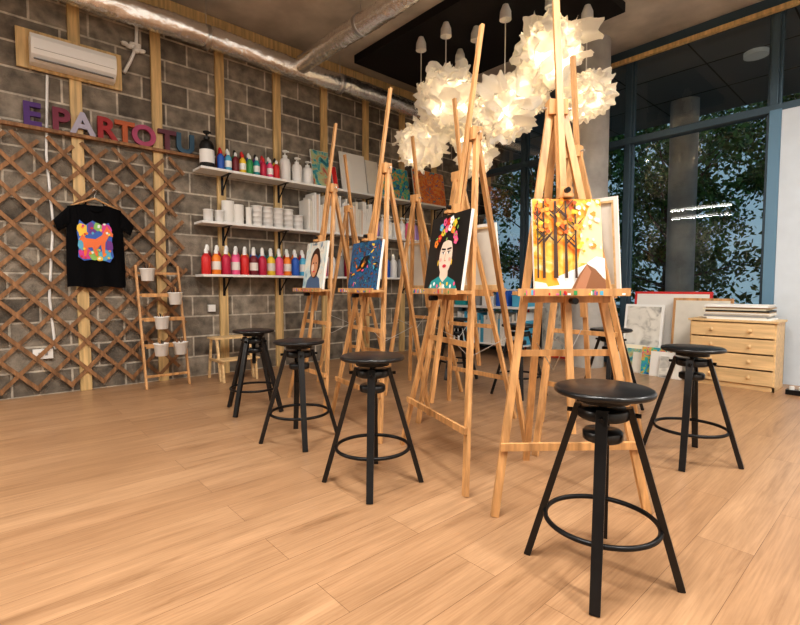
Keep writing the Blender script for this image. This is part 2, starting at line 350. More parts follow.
for x,t in((0.13,0.042),(0.30,0.065),(0.45,0.045),(0.59,0.036),(0.04,0.028)):
    A.line((x,0.13),(x+0.02,0.97),t,DBR,t*0.5)
    for k in range(6):
        y=R.uniform(0.45,0.88); A.line((x+0.01,y),(x+R.choice([-0.14,0.14]),y+0.11),0.020,DBR,0.007)
for i in range(30): A.ell(R.uniform(0.0,0.66),R.uniform(0.62,0.98),0.032,0.022,R.choice([ORG,ORG,YEL,RUST,AMB]),10,0,0.3)
A.poly([(0.50,0.0),(1,0.0),(1,0.10),(0.86,0.22),(0.74,0.28),(0.62,0.16)],BRN)
A.poly([(0.56,0.02),(0.70,0.0),(0.80,0.20),(0.74,0.27),(0.64,0.15)],C('umber',(0.38,0.17,0.09)))
A.poly([(0.74,0.29),(0.86,0.23),(1,0.11),(1,0.34),(0.88,0.36)],WHT)
place(easel(0.34,2.42,ZT+0.415,0.245),c,(1.905,0.992),50)
# E2 woman portrait with flower crown
w,h=0.44,0.42
c,M=canvas(w,h,BLK); A=Art(c,M,w,h)
A.ell(0.52,0.50,0.27,0.36,C('hair',(0.02,0.012,0.012)))
A.poly([(0.40,0.0),(0.64,0.0),(0.62,0.3),(0.42,0.3)],SKIN)
A.poly([(0.12,0),(0.40,0.0),(0.52,0.09),(0.64,0),(0.92,0),(0.82,0.12),(0.63,0.18),(0.52,0.10),(0.40,0.18),(0.2,0.12)],TEAL)
for i in range(8): A.ell(0.2+i*0.09,0.05+0.03*(i%2),0.025,0.025,R.choice([PINK,YEL,WHT]))
A.ell(0.52,0.44,0.17,0.25,SKIN,28)
A.poly([(0.36,0.62),(0.52,0.66),(0.68,0.62),(0.66,0.70),(0.52,0.73),(0.38,0.70)],BLK)
A.line((0.39,0.545),(0.50,0.535),0.024,BLK);A.line((0.54,0.535),(0.65,0.545),0.024,BLK)
for x in(0.445,0.595):
    A.ell(x,0.49,0.040,0.018,WHT,14);A.ell(x,0.49,0.016,0.018,DBR,12);A.line((x-0.04,0.505),(x+0.04,0.505),0.009,BLK)
A.line((0.515,0.49),(0.50,0.39),0.012,SKIN2);A.line((0.50,0.385),(0.54,0.385),0.014,SKIN2)
A.ell(0.52,0.315,0.05,0.022,LIP);A.ell(0.40,0.40,0.03,0.025,C('blush',(0.8,0.4,0.33)));A.ell(0.64,0.40,0.03,0.025,C('blush',(0.8,0.4,0.33)))
A.ell(0.34,0.36,0.015,0.04,YEL);A.ell(0.70,0.36,0.015,0.04,YEL)
for i,(x,y) in enumerate([(0.30,0.70),(0.38,0.77),(0.47,0.81),(0.56,0.82),(0.65,0.78),(0.73,0.70),(0.34,0.84),(0.52,0.90),(0.69,0.86),(0.43,0.90),(0.61,0.91),(0.26,0.62),(0.78,0.63)]):
    cc=[RED,YEL,PINK,WHT,ORG,PINK,LBL][i%7]
    for k in range(5):
        a=k*1.256; A.ell(x+0.030*math.cos(a),y+0.030*math.sin(a),0.026,0.026,cc,9)
    A.ell(x,y,0.015,0.015,[YEL,MAR][i%2],9)
for i in range(8): A.ell(R.uniform(0.24,0.8),R.uniform(0.66,0.93),0.028,0.012,LGR,8,R.uniform(0,3))
place(easel(0.40,2.45,ZT+0.42),c,(1.84,1.80),-20)
# E3 abstract blue/orange
w,h=0.44,0.34
bg=ramp_art('deep_blue_wash',[(0.01,0.02,0.06),(0.02,0.07,0.22),(0.02,0.15,0.28),(0.02,0.02,0.05),(0.35,0.08,0.03)],13,dist=3)
c,M=canvas(w,h,bg); A=Art(c,M,w,h)
for i in range(44): A.ell(R.uniform(0.08,0.92),R.uniform(0.08,0.92),R.uniform(0.02,0.07),R.uniform(0.008,0.025),R.choice([ORG,TEAL,BLU,YEL,PUR,MAR,TEAL,BLK,BLK,LBL,RUST,PINK]),12,R.uniform(0,3),0.3)
A.ell(0.5,0.55,0.20,0.10,BLK,14,0.5,0.3);A.ell(0.52,0.56,0.12,0.05,BRN,14,0.9,0.3);A.ell(0.47,0.50,0.06,0.03,AMB,14,0.9,0.3);A.ell(0.58,0.62,0.05,0.05,BLK,10);A.ell(0.36,0.4,0.10,0.025,RUST,12,0.3,0.3)
place(easel(0.38,2.42,ZT+0.34),c,(1.95,2.66),-10)
# E4 portrait light
w,h=0.38,0.40
bg=ramp_art('pale_blue_wash',[(0.25,0.42,0.5),(0.6,0.68,0.66),(0.75,0.7,0.6),(0.15,0.25,0.35)],7)
c,M=canvas(w,h,bg); A=Art(c,M,w,h)
A.poly([(0.15,0),(0.9,0),(0.8,0.22),(0.6,0.3),(0.4,0.3),(0.22,0.2)],C('denim',(0.08,0.14,0.25)))
A.ell(0.52,0.55,0.24,0.33,DBR,20,0,0.05);A.ell(0.5,0.5,0.17,0.25,SKIN2,20)
A.ell(0.44,0.55,0.03,0.015,BLK);A.ell(0.57,0.55,0.03,0.015,BLK);A.ell(0.5,0.37,0.05,0.018,LIP);A.ell(0.42,0.45,0.06,0.08,SKIN)
place(easel(0.36,2.40,ZT+0.40),c,(2.04,3.46),-6)
for (x,y,bk,w,h) in ((3.09,1.50,180,0.46,0.58),(3.04,2.40,176,0.56,0.50),(3.42,3.28,180,0.58,0.48),(3.3,4.2,178,0.45,0.48)):
    c,M=canvas(w,h,M_CANV); place(easel(0.36,2.42,ZT+h),c,(x,y),bk)

# ------------------------------------------------------------------ shelves on back wall
ZS=(2.28,1.71,1.14); YF=YA-0.30
for z,x1 in zip(ZS,(5.95,5.3,5.3)):
    b=MB(); b.box((1.80,YF,z-0.028),(x1,YA-0.043,z-0.001),M_SHELF)
    for x in (2.12,2.82,3.50,4.20,4.90)+((5.60,) if x1>5.6 else ()):
        b.box((x-0.014,YA-0.049,z-0.24),(x+0.014,YA-0.042,z-0.028),M_BLKMET); b.box((x-0.014,YF+0.02,z-0.036),(x+0.014,YA-0.042,z-0.028),M_BLKMET)
        b.beam((x,YA-0.047,z-0.20),(x,YF+0.07,z-0.034),0.014,0.010,M_BLKMET)
    b.obj('bracket_shelf',bevel=0.002)
def bottle(b,x,y,z,r,h,col,cap=WHT,label=None):
    b.lathe([(r*0.9,0),(r,0.01),(r,h*0.62),(r*0.85,h*0.70),(r*0.42,h*0.78),(r*0.42,h*0.80)],(x,y,z),col,n=14)
    b.lathe([(r*0.46,h*0.80),(r*0.46,h*0.92),(r*0.24,h)],(x,y,z),cap,n=12)
    if label: b.lathe([(r*1.02,h*0.18),(r*1.02,h*0.5)],(x,y,z),label,n=14)
def pump(b,x,y,z,r,h,col,cap=WHT):
    b.lathe([(r*0.92,0),(r,0.01),(r,h*0.60),(r*0.8,h*0.70),(r*0.4,h*0.74),(r*0.4,h*0.80)],(x,y,z),col,n=16)
    b.cyl((x,y,z+h*0.78),(x,y,z+h*0.94),r*0.14,cap,n=8)
    b.lathe([(r*0.44,h*0.76),(r*0.44,h*0.82)],(x,y,z),cap,n=12)
    b.beam((x-r*0.35,y,z+h*0.95),(x+r*0.1,y-r*1.1,z+h*0.90),r*0.36,h*0.05,cap,hint=(1,0,0)); b.lathe([(r*0.4,h*0.92),(r*0.4,h*0.98)],(x,y,z),cap,n=12)
def jar(b,x,y,z,r,h,col,lid=None):
    b.lathe([(r*0.93,0),(r*0.97,0.006),(r,h*0.9),(r*1.04,h*0.91),(r*1.04,h)],(x,y,z),col,n=20)
    if lid: b.lathe([(r*1.06,h),(r*1.06,h*1.1)],(x,y,z),lid,n=20)
PAL=[RED,BLU,YEL,CRIM,PUR,LBL,GRN,PINK,ORG,MAR,TEAL]
LAB=C('label',(0.75,0.70,0.66))
b=MB()
for i in range(9):
    bottle(b,2.04+i*0.083,YA-0.22,ZS[0],0.038,0.22,PAL[(i*4+1)%11],RED if i%3==0 else WHT,WHT if i%2 else None)
    bottle(b,2.07+i*0.083,YA-0.12,ZS[0],0.038,0.27,PAL[(i*3)%11],[RED,WHT,BLK][i%3])
b.obj('paint_bottles')
b=MB(); pump(b,1.90,YA-0.2,ZS[0],0.075,0.40,BLK,BLK); b.lathe([(0.0765,0.05),(0.0765,0.19)],(1.90,YA-0.2,ZS[0]),WHT,n=16); b.obj('pump_bottle')
b=MB()
for x,hh in((2.84,0.38),(3.0,0.32),(3.15,0.30)): pump(b,x,YA-0.18,ZS[0],0.066,hh,M_WHITE,WHT)
b.obj('pump_bottles')
def leaning(x0,x1,z,h,mats_front,yb=YA-0.06,lean=0.09,t=0.02):
    b=MB(); M=Matrix.Translation(((x0+x1)/2,yb-lean-t,z))@Matrix.Rotation(-math.atan2(lean,h),4,'X'); w=x1-x0
    b.box((-w/2,0,0),(w/2,t,h),M_CANV,M); b.box((-w/2+0.004,-0.0015,0.004),(w/2-0.004,0,h-0.004),mats_front,M)
    return b
A1=ramp_art('art_teal',[(0.02,0.10,0.15),(0.05,0.35,0.40),(0.45,0.5,0.25),(0.5,0.08,0.08)],8)
A2=ramp_art('art_blue',[(0.02,0.03,0.12),(0.03,0.25,0.55),(0.05,0.45,0.25),(0.75,0.4,0.05),(0.5,0.05,0.3)],12)
A3=ramp_art('art_orange',[(0.1,0.35,0.4),(0.75,0.15,0.05),(0.85,0.4,0.1),(0.25,0.08,0.35)],9)
A4=ramp_art('art_grey',[(0.25,0.25,0.24),(0.7,0.68,0.62),(0.8,0.78,0.72)],5)
for nm,x0,x1,zz,hh,m in (('leaning_painting',3.25,3.52,ZS[0],0.50,A1),('leaning_painting',3.56,3.64,ZS[0],0.34,RED),('blank_canvas',3.70,4.12,ZS[0],0.56,M_CANV),('blank_canvas',4.14,4.36,ZS[0],0.52,M_CANVB),
    ('leaning_painting',4.40,4.95,ZS[0],0.50,A2),('leaning_painting',5.05,5.75,ZS[0],0.56,A3)):
    leaning(x0,x1,zz,hh,m).obj(nm)
b=MB()
for x in(1.90,2.02): jar(b,x,YA-0.20,ZS[1],0.052,0.13,M_WHITE)
for x,hh in((2.13,0.25),(2.24,0.22)): b.cyl((x,YA-0.17,ZS[1]),(x,YA-0.17,ZS[1]+hh),0.068,M_CANV,n=20)
b.cyl((2.35,YA-0.22,ZS[1]),(2.35,YA-0.22,ZS[1]+0.20),0.034,M_CANV,n=16)
for x in(2.46,2.595,2.73,2.865,3.0):
    for k in range(4 if x<2.95 else 3): jar(b,x,YA-0.19,ZS[1]+k*0.058,0.064,0.052,M_WHITE,M_SHELF)
b.obj('storage_tubs')
b=MB(); x=3.10
while x<4.10:
    t=R.uniform(0.018,0.034); hh=R.uniform(0.32,0.48); b.box((x,YF+0.02,ZS[1]),(x+t,YA-0.05,ZS[1]+hh),R.choice([M_CANV,M_CANV,M_SHELF,M_CANVB,SKIN])); x+=t+0.004
b.obj('canvas_row')
b=MB()
for i in range(8): pump(b,4.25+i*0.125,YA-0.18,ZS[1],0.055,0.33,R.choice([M_WHITE,PINK,LIL,CREAM]),WHT)
b.obj('pump_bottles')
b=MB()
cols=[RED,ORG,CRIM,PINK,RED,MAR,CRIM,YEL,PINK,ORG,BLU,LBL,TEAL,GRN]
for i in range(12):
    bottle(b,1.86+i*0.108,YA-0.22,ZS[2],0.050,0.28,cols[i],WHT,LAB if i%2 else None)
    bottle(b,1.91+i*0.108,YA-0.11,ZS[2],0.050,0.33,cols[(i+5)%14],WHT)
b.obj('paint_bottles')
b=MB()
for i in range(14): bottle(b,3.35+i*0.135,YA-0.20,ZS[2],0.058,0.34,R.choice([LIL,PINK,BLU,M_WHITE,CRIM,PUR,GRY]),R.choice([WHT,BLK]))
b.obj('paint_bottles')

# ------------------------------------------------------------------ trellis
b=MB(); x0,x1,z0,z1=-1.9,1.62,0.06,2.36; st_=0.27
for sgn,yy in((1,YA-0.050),(-1,YA-0.060)):
    cc=-6.0
    while cc<8:
        k=1.05
        lo,hi=x0,x1+R.uniform(-0.02,0.10)
        if sgn>0: a=max(lo,(z0-cc)/k); e=min(hi,(z1+R.uniform(-.05,.0)-cc)/k)
        else: a=max(lo,(cc-z1)/k); e=min(hi,(cc-z0)/k)
        if e-a>0.12: b.beam((a,yy,sgn*k*a+cc),(e,yy,sgn*k*e+cc),0.034,0.009,M_TRELL,hint=(0,0,1))
        cc+=st_
b.obj('lattice_trellis')
# letters
b=MB()
D_=lambda n,c:C('letter_'+n,c,0.6)
word=[('E',0.42,D_('a',(0.07,0.02,0.16))),('P',0.63,D_('b',(0.17,0.02,0.05))),('A',0.80,D_('c',(0.38,0.36,0.45))),('R',0.99,D_('d',(0.30,0.015,0.02))),('T',1.15,D_('h',(0.42,0.10,0.03))),('O',1.32,D_('e',(0.36,0.06,0.14))),('T',1.54,D_('f',(0.12,0.03,0.05))),('U',1.72,D_('g',(0.04,0.10,0.16)))]
b.box((0.1,YA-0.09,2.40),(1.88,YA-0.041,2.43),M_TRELL)
for ch,x,mm in word:
    cu=bpy.data.curves.new('t','FONT'); cu.body=ch; cu.size=0.275; cu.extrude=0.018; cu.offset=0.009; cu.align_x='CENTER'
    to=bpy.data.objects.new('t',cu); bpy.context.scene.collection.objects.link(to); bpy.context.view_layer.update()
    me=bpy.data.meshes.new_from_object(to.evaluated_get(bpy.context.evaluated_depsgraph_get()))
    Mx=Matrix.Translation((x,YA-0.068,2.438))@Matrix.Rotation(math.pi/2,4,'X')
    b.add([v.co for v in me.vertices],[tuple(p.vertices) for p in me.polygons],mm,False,Mx)
    bpy.data.objects.remove(to); bpy.data.meshes.remove(me)
b.obj('letter_sign')
# AC unit on board
b=MB(); b.box((0.33,YA-0.065,2.93),(1.14,YA-0.041,3.27),M_PINE); b.obj('mounting_board',bevel=0.003)
b=MB(); prof=[(0,0),(0,0.235),(-0.10,0.24),(-0.155,0.225),(-0.185,0.18),(-0.19,0.10),(-0.17,0.05),(-0.10,0.0)]
n=len(prof); X_0,X_1=0.42,1.06; yb=YA-0.067; zb=2.955
vs=[(X_0,yb+p[0],zb+p[1]) for p in prof]+[(X_1,yb+p[0],zb+p[1]) for p in prof]
b.add(vs,[(i,(i+1)%n,n+(i+1)%n,n+i) for i in range(n)]+[tuple(range(n)),tuple(range(n,2*n))[::-1]],M_WHITE)
b.beam((0.44,yb-0.142,zb+0.022),(1.04,yb-0.142,zb+0.022),0.055,0.006,C('vent',(0.12,0.12,0.12)),hint=(0,0.6,0.4))
b.beam((0.44,yb-0.188,zb+0.090),(1.04,yb-0.188,zb+0.090),0.004,0.003,GRY,hint=(0,0,1))
b.obj('air_conditioner',bevel=0.006)
b=MB(); b.tube([(0.55,YA-0.015,2.925),(0.52,YA-0.015,2.2),(0.55,YA-0.015,1.6),(0.50,YA-0.015,0.9),(0.53,YA-0.015,0.42)],0.012,M_WHITE); b.obj('cable_conduit')
b=MB(); b.tube([(1.165,YA-0.04,3.12),(1.22,YA-0.04,3.24),(1.28,YA-0.04,3.40),(1.30,YA-0.04,3.85)],0.016,M_WHITE)
for i in range(9): b.lathe([(0.0,-0.02),(0.03,-0.01),(0.035,0.01),(0.0,0.025)],(1.24+R.uniform(-0.08,0.10),YA-0.04,3.40+R.uniform(-0.04,0.05)),M_CANV,n=8)
b.obj('drain_pipe')
b=MB(); b.box((0.36,YA-0.038,0.34),(0.51,YA-0.002,0.43),M_WHITE); b.box((0.40,YA-0.041,0.37),(0.42,YA-0.038,0.40),GRY); b.box((0.45,YA-0.041,0.37),(0.47,YA-0.038,0.40),GRY); b.obj('power_socket',bevel=0.003)
b=MB(); b.box((1.94,YA-0.038,0.72),(2.02,YA-0.002,0.80),M_WHITE); b.box((1.965,YA-0.043,0.745),(1.995,YA-0.038,0.775),M_SHELF); b.obj('light_switch',bevel=0.003)
# t-shirt
b=MB(); cx=0.87; yw=YA-0.10; zt=1.80; zb_=1.00
def shirt(side):
    s=1 if side else -1
    def body(u,v):
        hw=0.218+0.022*(1-v)+0.008*math.sin(v*3); x=(u*2-1)*hw
        top=zt-0.05*abs(u*2-1)-(0.055*max(0,1-((u*2-1)/0.32)**2) if side==0 else 0.02*max(0,1-((u*2-1)/0.32)**2))
        z=zb_+(top-zb_)*v+0.008*math.sin(u*12)*(1-v)
        y=yw+s*0.022*math.sqrt(max(0,1-(u*2-1)**2))+0.008*math.sin(u*19+v*2)*(1-v*0.6)
        return (cx+x,y,z)
    b.grid(body,22,16,M_SHIRT)
    for q in(-1,1):
        def slv(u,v):
            sx=0.205+0.105*u; zt2=zt-0.046-0.14*u; zb2=zt-0.25-0.06*u+0.02
            z=zb2+(zt2-zb2)*v; x=sx+(0.035*u*(v-0.5))
            return (cx+q*x,yw+s*0.018*math.sqrt(max(0,1-(v*2-1)**2))+0.003*math.sin(u*9),z)
        b.grid(slv,8,8,M_SHIRT)
shirt(0);shirt(1)
b.torus((cx,yw,zt-0.02),0.075,0.006,M_SHIRT,n=24,k=6,M=Matrix.Translation((cx,yw,zt-0.02))@Matrix.Rotation(math.radians(62),4,'X')@Matrix.Translation((-cx,-yw,-zt+0.02)))
yp=yw-0.034
k=0
def pp(pts,m,sc=1.0):
    global k; k+=1
    b.poly([(cx-0.01+u*0.95,yp-0.0004*k,1.27+v*1.12) for u,v in pts],m)
def blob(u,v,ru,rv,m,n=12,j=0.2): pp([(u+ru*math.cos(6.283*i/n)*(1+R.uniform(-j,j)),v+rv*math.sin(6.283*i/n)*(1+R.uniform(-j,j))) for i in range(n)],m)
pp([(-0.15,0.01),(-0.10,-0.02),(0.02,0.0),(0.12,-0.03),(0.155,0.02),(0.14,0.12),(0.15,0.22),(0.12,0.31),(0.05,0.285),(-0.02,0.32),(-0.08,0.28),(-0.13,0.32),(-0.155,0.22),(-0.14,0.12)],BLU)
blob(-0.09,0.04,0.06,0.05,MAG);blob(-0.01,0.03,0.05,0.04,LGR);blob(0.08,0.03,0.06,0.045,LBL);blob(-0.11,0.24,0.04,0.06,YEL);blob(-0.03,0.25,0.04,0.05,PUR)
blob(0.09,0.25,0.05,0.05,MAG);blob(0.02,0.27,0.035,0.035,LGR);blob(0.12,0.11,0.03,0.05,PUR);blob(-0.12,0.13,0.03,0.05,LBL);blob(0.03,0.0,0.03,0.02,YEL)
HR=C('horse',(0.80,0.17,0.04))
pp([(-0.10,0.02),(-0.085,0.02),(-0.065,0.09),(-0.03,0.095),(0.0,0.02),(0.015,0.02),(0.02,0.09),(0.045,0.12),(0.06,0.02),(0.075,0.02),(0.085,0.14),(0.12,0.20),(0.15,0.19),(0.155,0.215),(0.115,0.26),(0.10,0.285),(0.085,0.25),(0.055,0.20),(0.0,0.165),(-0.08,0.17),(-0.11,0.20),(-0.14,0.15),(-0.12,0.15),(-0.105,0.13)],HR)
for i in range(26): blob(R.uniform(-0.13,0.13),R.choice([R.uniform(0,0.08),R.uniform(0.2,0.3)]),0.012,0.011,R.choice([RED,YEL,WHT,LGR,MAG,ORG,LBL]),7)
b.obj('hanging_tshirt')
b=MB(); b.tube([(cx-0.19,yw,zt-0.045),(cx,yw,zt+0.045),(cx+0.19,yw,zt-0.045)],0.009,M_EASEL); b.tube([(cx,yw,zt+0.045),(cx,yw,zt+0.08),(cx+0.02,yw+0.01,zt+0.11),(cx+0.0,yw+0.03,zt+0.135),(cx-0.01,YA-0.064,zt+0.11)],0.003,M_STEEL,k=6); b.obj('coat_hanger')
# plant-pot ladder
b=MB(); xl,xr=1.20,1.60; yf=5.02; yt=YA-0.10; zt_=1.22
LY=lambda z: yf+(yt-yf)*z/zt_
for x in(xl,xr): b.beam((x,yf,0),(x,yt,zt_),0.03,0.02,M_EASEL,hint=(0,1,0))
for z in(0.12,0.42,0.68,0.92,1.14): b.box((xl+0.01,LY(z)-0.012,z-0.012),(xr-0.01,LY(z)+0.012,z+0.012),M_EASEL)
for z in(0.42,0.68,0.92): b.box((xl+0.01,LY(z)-0.10,z-0.02),(xr-0.01,LY(z)-0.086,z+0.016),M_EASEL)
b.obj('plant_ladder',bevel=0.002)
pots=[(1.28,1.10),(1.52,0.86),(1.37,0.62),(1.34,0.36),(1.52,0.36)]
for x,z in pots:
    b=MB(); y=LY(z)-0.09
    b.lathe([(0.050,0),(0.055,0.004),(0.068,0.115),(0.073,0.118),(0.073,0.126),(0.064,0.126),(0.060,0.105),(0.0,0.105)],(x,y,z-0.04),M_WHITE,n=24)
    for k_ in range(9):
        a=R.uniform(0,6.28); r=R.uniform(0,0.03); q=(x+r*math.cos(a),y+r*math.sin(a),z+0.06)
        b.cyl(q,(q[0]+0.02*math.cos(a),q[1]+0.02*math.sin(a),q[2]+R.uniform(0.04,0.08)),0.004,R.choice([BRN,M_EASEL,BLK]),n=6)
    b.obj('hanging_pot')
# step stool
b=MB()
for x in(0,0.36):
    b.beam((x,0,0),(x,0.10,0.44),0.03,0.022,M_PINE2,hint=(0,1,0)); b.beam((x,0.34,0),(x,0.26,0.44),0.03,0.022,M_PINE2,hint=(0,1,0)); b.box((x-0.011,-0.08,0.20),(x+0.011,0.3,0.225),M_PINE2); b.beam((x,-0.08,0),(x,-0.05,0.21),0.03,0.022,M_PINE2,hint=(0,1,0))
b.box((-0.03,0.07,0.44),(0.39,0.30,0.46),M_PINE2); b.box((-0.03,-0.10,0.225),(0.39,0.08,0.243),M_PINE2)
b.obj('step_stool',(1.88,4.90,0),0,bevel=0.002)

# ------------------------------------------------------------------ paper pendant lamps
pm=bpy.data.materials.new('lamp_paper'); pm.use_nodes=True; nt=pm.node_tree; bs=nt.nodes['Principled BSDF']; out=nt.nodes['Material Output']
bs.inputs['Base Color'].default_value=(0.86,0.83,0.77,1); bs.inputs['Roughness'].default_value=0.9
bs.inputs['Emission Color'].default_value=(1.0,0.87,0.70,1); bs.inputs['Emission Strength'].default_value=0.13
tl=nt.nodes.new('ShaderNodeBsdfTranslucent'); tl.inputs['Color'].default_value=(0.92,0.86,0.75,1); mx=nt.nodes.new('ShaderNodeMixShader'); mx.inputs[0].default_value=0.40
nt.links.new(bs.outputs[0],mx.inputs[1]); nt.links.new(tl.outputs[0],mx.inputs[2]); nt.links.new(mx.outputs[0],out.inputs[0])
def lamp(x,y,z,r,seed):
    rr=random.Random(seed); b=MB(); n=62; r=r/1.22
    for i in range(n):
        t=(i+0.5)/n; ph=math.acos(1-2*t); th=i*2.39996+rr.uniform(-.3,.3)
        nrm=Vector((math.sin(ph)*math.cos(th),math.sin(ph)*math.sin(th),math.cos(ph)))
        a=nrm.cross(Vector((rr.uniform(-1,1),rr.uniform(-1,1),rr.uniform(-1,1)))).normalized(); c=nrm.cross(a)
        tilt=rr.uniform(-1.25,1.25); fold=rr.uniform(2.5,5.5); phs=rr.uniform(0,6); R0=r*rr.uniform(0.62,0.92); s=r*rr.uniform(0.30,0.46); asp=rr.uniform(0.8,1.2)
        def f(u,v):
            p=(u-.5)*2;q=(v-.5)*2; k=1-0.20*abs(p*q); p*=k;q*=k; rad=math.hypot(p,q)
            h=s*(0.17*math.sin(fold*p+phs)+0.17*math.sin(fold*1.3*q+phs*2)+tilt*0.6*p+0.35*rad*rad*(1 if tilt>0 else -0.5)+0.11*math.sin(8*p+6*q+phs)*rad)
            return nrm*(R0+h)+a*p*s*0.92*asp+c*q*s*0.92/asp
        b.grid(f,8,8,pm,True)
    b.lathe([(0.028,0.0),(0.028,0.08),(0.012,0.10)],(0,0,r*0.55),M_WHITE,n=14)
    b.cyl((0,0,r*0.6),(0,0,ZC-0.10-z),0.006,M_WHITE,n=6)
    b.lathe([(0.062,ZC-0.25-z),(0.058,ZC-0.17-z),(0.03,ZC-0.1005-z)],(0,0,0),M_WHITE,n=18)
    b.lathe([(0.0,-0.05),(0.035,-0.03),(0.045,0.0),(0.03,0.04),(0.015,0.08)],(0,0,0),mat('bulb',(1,0.9,0.7),emit=(1,0.85,0.65),es=8),n=12)
    b.obj('pendant_lamp',(x,y,z))
    l=bpy.data.lights.new('pendant_bulb','POINT'); l.energy=24*(r/0.3)**2; l.color=(1,0.87,0.69); l.shadow_soft_size=0.10
    lo=bpy.data.objects.new('pendant_bulb',l); bpy.context.scene.collection.objects.link(lo); lo.location=(x,y,z-0.10)
for i,(x,y,z,r) in enumerate([(3.94,3.62,3.08,0.41),(3.95,4.02,2.66,0.34),(4.155,2.99,2.83,0.39),(4.25,3.45,2.48,0.25),(4.31,2.56,3.34,0.40),(4.79,2.43,3.0,0.30),(4.72,3.05,3.15,0.26),(4.5,3.9,2.95,0.26)]):
    lamp(x,y,z,r,i+3)

# ------------------------------------------------------------------ right side furniture
b=MB(); fx0,fx1,fy0,fy1,H=5.55,5.97,0.90,1.62,0.655
b.box((fx0+0.02,fy0,0.0),(fx1,fy0+0.02,H),M_PINE2); b.box((fx0+0.02,fy1-0.02,0.0),(fx1,fy1,H),M_PINE2); b.box((fx0-0.01,fy0-0.015,H),(fx1+0.01,fy1+0.015,H+0.022),M_PINE2)
b.box((fx1-0.02,fy0,0.02),(fx1,fy1,H),M_PINE2); b.box((fx0+0.025,fy0+0.02,0.03),(fx1-0.02,fy1-0.02,0.05),M_PINE2); b.box((fx0+0.02,fy0,0.0),(fx0+0.04,fy1,0.05),M_PINE2)
for i in range(4):
    z=0.055+i*0.151; b.box((fx0,fy0+0.012,z),(fx0+0.02,fy1-0.012,z+0.137),M_PINE2)
    b.box((fx0+0.03,fy0+0.03,z+0.01),(fx1-0.03,fy1-0.03,z+0.1),M_PINE)
    for yy in(fy0+0.20,fy1-0.20): b.lathe([(0.008,0),(0.009,0.012),(0.018,0.018),(0.018,0.026),(0.0,0.03)],(0,0,0),M_PINE2,n=14,M=Matrix.Translation((fx0,yy,z+0.07))@Matrix.Rotation(-math.pi/2,4,'Y'))
b.obj('chest_of_drawers',bevel=0.003)
b=MB(); z=H+0.0225
for i in range(11):
    t=R.uniform(0.008,0.018); dy=R.uniform(-0.03,0.03); dx=R.uniform(-0.02,0.02); b.box((5.60+dx,0.97+dy,z),(5.93+dx,1.50+dy,z+t),R.choice([WHT,M_CANV,GRY,M_CANVB,CREAM,BLK,C('kraft',(0.4,0.27,0.15))])); z+=t+0.0006
b.obj('paper_stack')
def lean_x(name,y0,y1,h,x,m,rim=None,lean=0.12,z=0,tt=0.022):
    b=MB(); w=y1-y0; M=Matrix.Translation((x,(y0+y1)/2,z))@Matrix.Rotation(math.atan2(lean,h),4,'Y')
    b.box((0,-w/2,0),(tt,w/2,h),rim or M_CANV,M); e=0.028 if rim else 0.004
    b.box((-0.002,-w/2+e,e),(0,w/2-e,h-e),m,M); return b.obj(name)
lean_x('framed_canvas',1.58,2.42,0.95,6.07,M_CANV,RED,0.10)
lean_x('framed_canvas',1.36,1.95,0.88,5.98,M_CANVB,M_EASEL,0.10)
lean_x('framed_canvas',2.02,2.46,0.80,5.88,A4,WHT,0.12)
for i in range(7): lean_x('small_canvas',1.70+0.09*i,1.93+0.11*i,0.24+0.04*(i%3),5.60+0.035*i,[A4,M_CANV,A2,M_CANVB,A1,CREAM,A4][i],None,0.05)
lean_x('framed_canvas',3.25,3.95,0.85,6.06,A4,RED,0.10)
b=MB(); b.box((5.58,0.60,0),(5.66,0.82,0.045),M_BLKMET)
for i in range(3): b.cyl((5.62,0.64+i*0.07,0.045),(5.62,0.64+i*0.07,0.075),0.02,M_WHITE,n=12)
pts=[(5.62+0.09*math.sin(i*0.7),0.58-0.05*i,0.008) for i in range(14)]; b.tube(pts,0.006,BLK,k=6); b.obj('extension_lead')
b=MB(); b.box((5.35,3.55,0.70),(5.95,5.05,0.73),M_SHELF)
for x in(5.39,5.91):
    for y in(3.6,5.0): b.box((x-0.02,y-0.02,0),(x+0.02,y+0.02,0.70),M_BLKMET)
b.box((5.40,3.6,0.18),(5.90,5.0,0.20),M_SHELF); b.obj('work_table',bevel=0.003)
b=MB(); y=3.63
while y<4.9:
    t=R.uniform(0.02,0.035); b.box((5.44,y,0.2005),(5.86,y+t,0.20+R.uniform(0.3,0.45)),R.choice([M_CANV,M_CANV,WHT,M_CANVB,LBL])); y+=t+0.004
b.obj('stacked_canvases')
b=MB()
for i,(y,hh,m) in enumerate(((3.68,0.16,LBL),(3.95,0.22,BLU),(4.2,0.14,M_WHITE),(4.45,0.26,GRY),(4.72,0.18,TEAL))):
    b.box((5.48,y-0.10,0.7305),(5.80,y+0.10,0.73+hh),m); b.box((5.47,y-0.105,0.73+hh),(5.81,y+0.105,0.745+hh),M_WHITE)
b.obj('storage_boxes',bevel=0.004)

